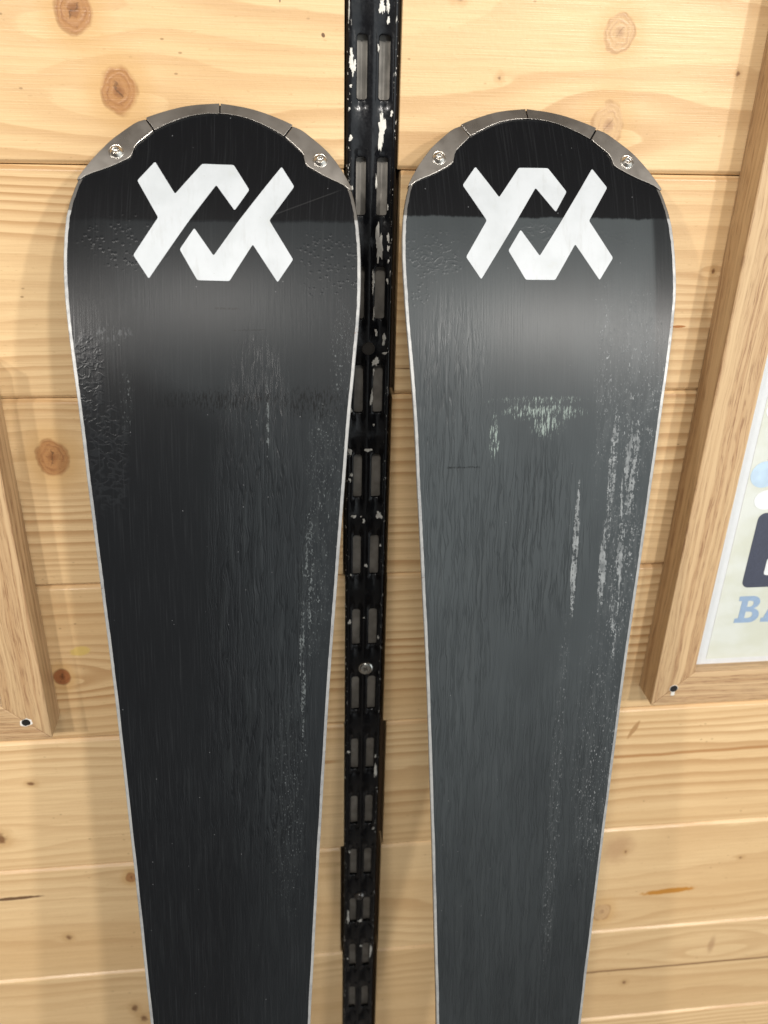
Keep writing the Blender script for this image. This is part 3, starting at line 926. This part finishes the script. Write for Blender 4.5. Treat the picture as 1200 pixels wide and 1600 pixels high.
EDGE = edge_mat()
LOGO = logo_mat()
GUARD = metal_mat("brushed_steel", (0.52, 0.49, 0.45), 0.30, 0.10, 0.25)
SCREW = metal_mat("polished_screw", (0.60, 0.57, 0.52), 0.24, 0.05, 0.1)
CORE = plain_mat("ski_sidewall", (0.012, 0.012, 0.014), 0.45)

LOGO_A = [(-27, 24.9), (-17.6, 38.6), (-7.2, 25.0), (6.2, 24.9), (13.7, 35.6), (7.9, 44.8), (-.5, 34), (-28.0, 75.1), (-34.4, 65.3), (-24.1, 49), (-33.7, 33.4)]
LOGO_B = [(26.8, 24.8), (32.9, 33.4), (23, 48.6), (33.4, 65.2), (26.7, 75.2), (16, 59.2), (6.0, 75.2), (-7.6, 75.2), (-15.0, 62.3), (-8.9, 53), (-.7, 64.6)]


def round_poly(pts, r, seg=4):
    out = []
    n = len(pts)
    for i in range(n):
        p0, p1, p2 = Vector(pts[i - 1]), Vector(pts[i]), Vector(pts[(i + 1) % n])
        a = (p0 - p1); b_ = (p2 - p1)
        t = min(r, a.length * .4, b_.length * .4)
        A = p1 + a.normalized() * t; B = p1 + b_.normalized() * t
        for k in range(seg + 1):
            q = k / seg
            out.append(tuple((1 - q) ** 2 * A + 2 * q * (1 - q) * p1 + q * q * B))
    return out


def plate(name, poly, fr, h0, h1, mat, parent, step=3.0, bev=0.0):
    """closed outline on the base surface, given thickness h0..h1 (metres), bent with the ski"""
    bm = bmesh.new()
    fc = bm.faces.new([bm.verts.new((u, s, 0)) for u, s in poly])
    smin, smax = min(s for _, s in poly), max(s for _, s in poly)
    k = smin + step
    while k < smax:
        bmesh.ops.bisect_plane(bm, geom=bm.verts[:] + bm.edges[:] + bm.faces[:], plane_co=(0, k, 0), plane_no=(0, 1, 0), dist=1e-4)
        k += step
    ex = bmesh.ops.extrude_face_region(bm, geom=bm.faces[:])
    top = [v for v in ex['geom'] if isinstance(v, bmesh.types.BMVert)]
    tops = set(top)
    tab = {}
    lay = bm.loops.layers.uv.new("UVMap")
    for v in bm.verts:
        u, s = v.co.x, v.co.y
        tab[v] = (u, s)
    uvset(bm, lay, tab)
    for v in bm.verts:
        u, s = tab[v]
        v.co = fr.P(u, s, h1 if v in tops else h0)
    o = from_bm(name, bm, mat, parent)
    if bev: bevel(o, bev, 2, 40)
    return o


def outline_between(s0, s1, off=0.0, n=16):
    out = []
    for i in range(n + 1):
        s = s0 + (s1 - s0) * i / n
        out.append((half_w(s) + off, s))
    return out


def make_ski(fr, base_mat, label, side):
    root_p = fr.P(0, 1640)
    root = empty("ski", root_p)
    tag(root, label, "ski", "pair of skis leaning base outward against the pine wall")

    def par(o):
        reparent(o, root)
        return o
    # rows along the length
    rows = []
    s = S0 + .02
    while s < 1650:
        rows.append(s)
        s += .35 if s < 2 else (1.5 if s < 60 else (3 if s < 250 else (6 if s < 700 else 20)))
    EW = 1.45
    # base sheet
    bm = bmesh.new(); lay = bm.loops.layers.uv.new("UVMap"); tab = {}
    grid = []
    NU = 10
    for s in rows:
        w = half_w(s) - (EW if s > 33 else .3)
        w = max(w, .3)
        row = []
        for i in range(NU + 1):
            u = w * (2 * i / NU - 1)
            v = bm.verts.new(fr.P(u, s, 0)); tab[v] = (u, s); row.append(v)
        grid.append(row)
    for a, b_ in zip(grid, grid[1:]):
        for i in range(NU):
            bm.faces.new((a[i], a[i + 1], b_[i + 1], b_[i]))
    uvset(bm, lay, tab)
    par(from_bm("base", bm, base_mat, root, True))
    # steel edges, one on each side
    for sg in (-1, 1):
        bm = bmesh.new(); lay = bm.loops.layers.uv.new("UVMap"); tab = {}
        prev = None
        for s in [q for q in rows if 31 < q < 1640]:
            w = half_w(s)
            jit = .06 * sin(s * .9) + .05 * sin(s * 2.3 + sg)
            ring = []
            for (uu, hh) in ((w - EW + jit, .00005), (w - .25, .00005), (w, -.0002), (w, -.0020), (w - EW, -.0020)):
                v = bm.verts.new(fr.P(sg * uu, s, hh)); tab[v] = (sg * uu, s); ring.append(v)
            if prev:
                for k in range(5):
                    k2 = (k + 1) % 5
                    bm.faces.new((prev[k], prev[k2], ring[k2], ring[k]))
            else:
                bm.faces.new(ring)
            prev = ring
        bm.faces.new(prev)
        uvset(bm, lay, tab)
        par(from_bm("steel_edge", bm, EDGE, root))
    # core with sidewalls and top sheet behind the base
    bm = bmesh.new()
    prev = None
    for s in rows:
        w = half_w(s) - .15
        w = max(w, .2)
        th = interp(s, [(0, .0045), (150, .006), (500, .011), (800, .016), (1100, .012), (1640, .005)])
        ring = [bm.verts.new(fr.P(uu, s, hh)) for uu, hh in ((-w, -.0003 if s < 33 else -.0021), (w, -.0003 if s < 33 else -.0021), (w - .4, -th * .7), (w - 2.5 if w > 4 else w * .5, -th), (-(w - 2.5 if w > 4 else w * .5), -th), (-w + .4, -th * .7))]
        if prev:
            for k in range(6):
                k2 = (k + 1) % 6
                bm.faces.new((prev[k], prev[k2], ring[k2], ring[k]))
        else:
            bm.faces.new(ring)
        prev = ring
    bm.faces.new(prev[::-1])
    par(from_bm("core", bm, CORE, root))
    # emblem inlay
    for pg in (LOGO_A, LOGO_B):
        par(plate("emblem", round_poly(pg, .8), fr, -.0002, .00012, LOGO, root, 3.0))
    # tip guard: four plates
    G0, G1 = -.0032, .0010
    for sg in (-1, 1):
        outer = outline_between(S0, 6.0, .35, 22)
        outer = [(max(.28, u), s) for u, s in outer]
        poly = [(.28, S0 - .35)] + outer[1:] + [(30.9, 6.5), (27.5, 11.2)]
        poly += [(25.3, 9.9), (22, 8.1), (17.5, 6.0), (13.3, 4.4), (9, 3.3), (4.5, 2.6), (.28, 2.4)]
        poly = [(sg * u, s) for u, s in poly]
        par(plate("tip_guard_plate", poly, fr, G0, G1, GUARD, root, 2.0, .00028))
        outer = outline_between(6.8, 34.3, .35, 26)
        poly = [(31.5, 6.75)] + outer[1:] + [(57.0, 34.1), (54.9, 32.5), (52.3, 31.2), (49, 29.9), (45.4, 28.3), (41.6, 26.3), (38.4, 24.5), (37.0, 23.2), (36.5, 21.6), (36.0, 19.6),
                                            (34.9, 17.8), (33.3, 16.3), (30.6, 13.9), (28.1, 11.6)]
        poly = [(sg * u, s) for u, s in poly]
        g = par(plate("tip_guard_plate", poly, fr, G0, G1, GUARD, root, 2.0, .00028))
        # screw with star socket
        cpt = fr.P(sg * 43.3, 21.7, G1)
        nrm = (fr.P(sg * 43.3, 21.7, .01) - fr.P(sg * 43.3, 21.7, 0)).normalized()
        M = Matrix.Translation(cpt) @ nrm.to_track_quat('Z', 'Y').to_matrix().to_4x4()
        bm = bmesh.new()
        lathe(bm, [(.00325, -.0002), (.0032, .00015), (.0029, .0002), (.00278, .00005), (.0026, .0002), (.00165, .00135), (.00155, .00142), (.00135, .00138)], 36, M)
        # socket wall with six lobes
        n = 36
        top = [bm.verts.new(M @ Vector((.00135 * cos(2 * pi * i / n), .00135 * sin(2 * pi * i / n), .00138))) for i in range(n)]
        rad = [.00098 + .00020 * cos(6 * 2 * pi * i / n) for i in range(n)]
        lob = [bm.verts.new(M @ Vector((rad[i] * cos(2 * pi * i / n), rad[i] * sin(2 * pi * i / n), .00125))) for i in range(n)]
        low = [bm.verts.new(M @ Vector((rad[i] * .92 * cos(2 * pi * i / n), rad[i] * .92 * sin(2 * pi * i / n), .0004))) for i in range(n)]
        ctr = bm.verts.new(M @ Vector((0, 0, .00055)))
        for i in range(n):
            j = (i + 1) % n
            bm.faces.new((top[i], top[j], lob[j], lob[i]))
            bm.faces.new((lob[i], lob[j], low[j], low[i]))
            bm.faces.new((low[i], low[j], ctr))
        sc_ = from_bm("screw", bm, SCREW, None, True)
        sc_.parent = g
    return root


frL = SkiFrame(-.0282, -.0093, -.0244, [(0, 2.3), (20, 2.3), (35, 1.1), (50, .2), (70, 0)])
frR = SkiFrame(.1142, -.0086, -.0028, [(-1, -4.0), (2, -3.4), (10, -2.6), (20, -1.6), (35, -.5), (50, .35), (80, 1.3), (110, 1.0), (170, 0)])
make_ski(frL, ski_base_mat('left'), "darker ski of the pair, left of the slotted rail, black base with faint wax", 'left')
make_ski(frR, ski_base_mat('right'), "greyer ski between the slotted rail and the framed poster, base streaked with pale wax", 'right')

# ------------------------------------------------------------------ picture frames
FACE, DEPTH, FZ = .0244, .0202, -.3450
oak_v = [oak(2.0, 'z'), oak(5.0, 'z')]
oak_h = [oak(7.0, 'x'), oak(9.0, 'x')]
plaster = plain_mat("white_filler", (0.75, 0.72, 0.66), 0.8)
paper = plain_mat("poster_paper", (0.72, 0.72, 0.77), 0.6, var=0.02)


def prism(name, pts, mat, parent, bev=.0006, y0=-DEPTH, y1=-.0001):
    return extrude_poly_xz(name, pts, y0, y1, mat, parent, bev)


def picture_frame(xa, xb, za, zb, mv, mh, label, corner_sign):
    """xa..xb, za..zb outer size; mitred mouldings"""
    root = empty("picture_frame", ((xa + xb) / 2, 0, za))
    tag(root, label, "picture frame", "oak picture frames screwed to the wall")
    F = FACE
    g = .00012
    P = []
    P.append(prism("stile", [(xa, za + g), (xa + F, za + F + g), (xa + F, zb - F - g), (xa, zb - g)], mv, root))
    P.append(prism("stile", [(xb, za + g), (xb, zb - g), (xb - F, zb - F - g), (xb - F, za + F + g)], mv, root))
    P.append(prism("rail", [(xa + g, za), (xb - g, za), (xb - F - g, za + F), (xa + F + g, za + F)], mh, root))
    P.append(prism("rail", [(xa + g, zb), (xa + F + g, zb - F), (xb - F - g, zb - F), (xb - g, zb)], mh, root))
    for o in P: reparent(o, root)
    # countersunk screw holes at the mitres
    for cx in (xa, xb):
        for cz in (za, zb):
            sx = 1 if cx == xa else -1
            sz = 1 if cz == za else -1
            hx, hz = cx + sx * .0128, cz + sz * .0128
            bm = bmesh.new()
            lathe(bm, [(0, .00012), (.0022, .00014), (.0026, .00020)], 24, out_at(hx, -DEPTH, hz))
            o = from_bm("screw_hole", bm, dark_fill, root); reparent(o, root)
            bm = bmesh.new()
            n = 28
            rr = random.Random(int(hx * 9999))
            inn, out_, low = [], [], []
            for i in range(n):
                a = 2 * pi * i / n
                w = .00262 + (.00042 if corner_sign < 0 else .00005) * (1 + 1.2 * sin(a * 2 + 1) + rr.uniform(-1.0, 1.0))
                if corner_sign > 0 and 4.45 < a < 4.95: w += .0028
                inn.append(bm.verts.new((hx + .0025 * cos(a), -DEPTH - .00030, hz + .0025 * sin(a))))
                out_.append(bm.verts.new((hx + w * cos(a), -DEPTH - .00022, hz + w * sin(a))))
                low.append(bm.verts.new((hx + w * 1.02 * cos(a), -DEPTH + .0001, hz + w * 1.02 * sin(a))))
            for i in range(n):
                j = (i + 1) % n
                bm.faces.new((inn[i], inn[j], out_[j], out_[i]))
                bm.faces.new((out_[i], out_[j], low[j], low[i]))
            o = from_bm("filler_ring", bm, plaster, root); reparent(o, root)
    return root


def sheet(name, pts, y, mat, parent, root, th=.0002, label=None):
    o = extrude_poly_xz(name, pts, y - th, y, mat, None)
    if parent is root:
        reparent(o, root)
    else:
        o.parent = parent
    if label: o['label'] = label
    return o


def cream_print():
    mt, b, p = new_mat("poster_print")
    x, y, z = coords(b)
    n = b.noise(b.xyz(b.mul(x, 30.0), b.mul(z, 45.0), 1.0), 1.0, 3.0)
    c = b.mix(b.ss(n, 0.35, 0.65), (0.66, 0.655, 0.58), (0.73, 0.73, 0.71))
    b.put(p.inputs['Base Color'], c)
    p.inputs['Roughness'].default_value = 0.5
    return mt


def glass_mat():
    mt, b, p = new_mat("frame_glass")
    x, y, z = coords(b)
    n = b.noise(b.xyz(b.mul(x, 20.0), b.mul(z, 20.0)), 1.0, 2.0)
    tr = b.n('ShaderNodeBsdfTransparent')
    tr.inputs[0].default_value = (0.97, 0.98, 0.97, 1)
    gl = b.n('ShaderNodeBsdfGlossy')
    b.put(gl.inputs['Roughness'], b.ss(n, 0.3, 0.7, 0.10, 0.14))
    fr_ = b.n('ShaderNodeFresnel'); fr_.inputs[0].default_value = 1.5
    mx_ = b.n('ShaderNodeMixShader')
    geo = b.n('ShaderNodeNewGeometry')
    b.put(mx_.inputs[0], b.mul(fr_.outputs[0], b.sub(1.0, geo.outputs['Backfacing'])))
    mt.node_tree.links.new(tr.outputs[0], mx_.inputs[1])
    mt.node_tree.links.new(gl.outputs[0], mx_.inputs[2])
    out = [n_ for n_ in mt.node_tree.nodes if n_.type == 'OUTPUT_MATERIAL'][0]
    mt.node_tree.links.new(mx_.outputs[0], out.inputs[0])
    return mt


GLASS = glass_mat()
cream = cream_print()
navy = plain_mat("navy_print", (0.045, 0.048, 0.085), 0.5, var=.15, scale=900)
blue = plain_mat("blue_print", (0.31, 0.41, 0.60), 0.5, var=.04)
pale_blue = plain_mat("pale_blue_print", (0.55, 0.68, 0.86), 0.5, var=.1, scale=90)
white_print = plain_mat("white_print", (0.84, 0.84, 0.88), 0.5, var=.05, scale=60)
purple = plain_mat("purple_print", (0.30, 0.26, 0.52), 0.5)


def circle(cx, cz, rx, rz=None, n=28):
    rz = rz or rx
    return [(cx + rx * cos(2 * pi * i / n), cz + rz * sin(2 * pi * i / n)) for i in range(n)]


XR, XRW = .2229, .32
frame_r = picture_frame(XR, XR + XRW, FZ, FZ + .45, oak_v[0], oak_h[0],
                        "oak frame right of the skis holding a cream poster with blue lettering", 1)
XL = -.1428
frame_l = picture_frame(XL - .32, XL, FZ, FZ + .225, oak_v[1], oak_h[1],
                        "oak frame at the far left, only its mitred lower right corner showing", -1)


def fill_frame(root, xa, xb, za, zb):
    F = FACE
    p_ = sheet("poster", [(xa + F - .001, za + F - .001), (xb - F + .001, za + F - .001), (xb - F + .001, zb - F + .001), (xa + F - .001, zb - F + .001)], -.0115, paper, root, root, .0006)
    gl = sheet("glass_pane", [(xa + F - .001, za + F - .001), (xb - F + .001, za + F - .001), (xb - F + .001, zb - F + .001), (xa + F - .001, zb - F + .001)], -.0140, GLASS, root, root, .0012)
    return p_


pr = fill_frame(frame_r, XR, XR + XRW, FZ, FZ + .45)
pl_ = fill_frame(frame_l, XL - .32, XL, FZ, FZ + .225)
YP = -.0121
x0p, z0p = .2575, -.3165
sheet("print_area", [(x0p, z0p), (XR + XRW - .0345, z0p), (XR + XRW - .0345, FZ + .45 - .033), (x0p, FZ + .45 - .033)], YP - .00002, cream, pr, frame_r)
sheet("print_area", [(XL - .285, z0p), (XL - .0345, z0p), (XL - .0345, FZ + .225 - .033), (XL - .285, FZ + .225 - .033)], YP - .00002, cream, pl_, frame_l)
Y2 = YP - .00024


def rrect(x0, z0, x1, z1, r, n=6):
    out = []
    for (cx, cz, a0) in ((x1 - r, z1 - r, 0), (x0 + r, z1 - r, pi / 2), (x0 + r, z0 + r, pi), (x1 - r, z0 + r, 3 * pi / 2)):
        for i in range(n + 1):
            a = a0 + pi / 2 * i / n
            out.append((cx + r * cos(a), cz + r * sin(a)))
    return out


sheet("navy_letter", rrect(.2692, -.2645, .3060, -.2140, .0045), Y2, navy, pr, frame_r)
sheet("letter_gap", rrect(.2812, -.2560, .2970, -.2440, .002), Y2 - .00024, white_print, pr, frame_r)
sheet("cloud_shape", circle(.2665, -.1895, .0082), Y2, pale_blue, pr, frame_r)
sheet("cloud_shape", circle(.2715, -.2055, .0075, .0062), Y2, white_print, pr, frame_r)
sheet("cloud_shape", circle(.2745, -.1800, .0080), Y2 - .00012, white_print, pr, frame_r)
sheet("cloud_shape", circle(.2660, -.1510, .0075, .0060), Y2, white_print, pr, frame_r)
sheet("cloud_shape", circle(.2850, -.1700, .012), Y2, pale_blue, pr, frame_r)
sheet("purple_shape", rrect(.2745, -.2115, .2900, -.1990, .001), Y2 - .00012, purple, pr, frame_r)


def poly_with_holes(name, outer, holes, y, mat, parent, root, th=.0002):
    bm = bmesh.new()
    edges = []
    for loop in [outer] + holes:
        loop = [q for i, q in enumerate(loop) if (Vector(q) - Vector(loop[i - 1])).length > 2e-5]
        vs = [bm.verts.new((x, y - th, z)) for x, z in loop]
        for i in range(len(vs)):
            edges.append(bm.edges.new((vs[i], vs[(i + 1) % len(vs)])))
    bmesh.ops.triangle_fill(bm, use_beauty=True, edges=edges)
    ex = bmesh.ops.extrude_face_region(bm, geom=bm.faces[:])
    for v in ex['geom']:
        if isinstance(v, bmesh.types.BMVert): v.co.y = y
    o = from_bm(name, bm, mat)
    o.parent = parent
    return o


def arc(cx, cz, rx, rz, a0, a1, n=10):
    return [(cx + rx * cos(a0 + (a1 - a0) * i / n), cz + rz * sin(a0 + (a1 - a0) * i / n)) for i in range(n + 1)]


bx, bz, bh, bw = .2700, -.2900, .0192, .0152
outB = [(0, 0)] + [(bw * .62, 0)] + arc(bw * .62, bh * .27, bw * .38, bh * .27, -pi / 2, pi / 2 - .25) + arc(bw * .58, bh * .76, bw * .34, bh * .24, -pi / 2 + .35, pi / 2) + [(0, bh), (0, bh * .83), (bw * .14, bh * .83), (bw * .14, bh * .17), (0, bh * .17)]
h1 = [(bw * .40, bh * .17), (bw * .58, bh * .17)] + arc(bw * .58, bh * .295, bw * .14, bh * .12, -pi / 2, pi / 2, 6) + [(bw * .40, bh * .42)]
h2 = [(bw * .40, bh * .60), (bw * .55, bh * .60)] + arc(bw * .55, bh * .715, bw * .11, bh * .11, -pi / 2, pi / 2, 6) + [(bw * .40, bh * .83)]
poly_with_holes("poster_letter", [(bx + a, bz + c_) for a, c_ in outB], [[(bx + a, bz + c_) for a, c_ in h1], [(bx + a, bz + c_) for a, c_ in h2]], Y2, blue, pr, frame_r)
ax = .2872
A_out = [(0, 0), (.0062, 0), (.0062, .003), (.0052, .003), (.0062, .0060), (.0108, .0060), (.0118, .003), (.0108, .003), (.0108, 0), (.0172, 0), (.0172, .003), (.0158, .003), (.0106, .0192), (.0062, .0192), (.0014, .003), (0, .003)]
A_hole = [(.0071, .0088), (.0098, .0088), (.0085, .0138)]
poly_with_holes("poster_letter", [(ax + a, bz + c_) for a, c_ in A_out], [[(ax + a, bz + c_) for a, c_ in A_hole]], Y2, blue, pr, frame_r)
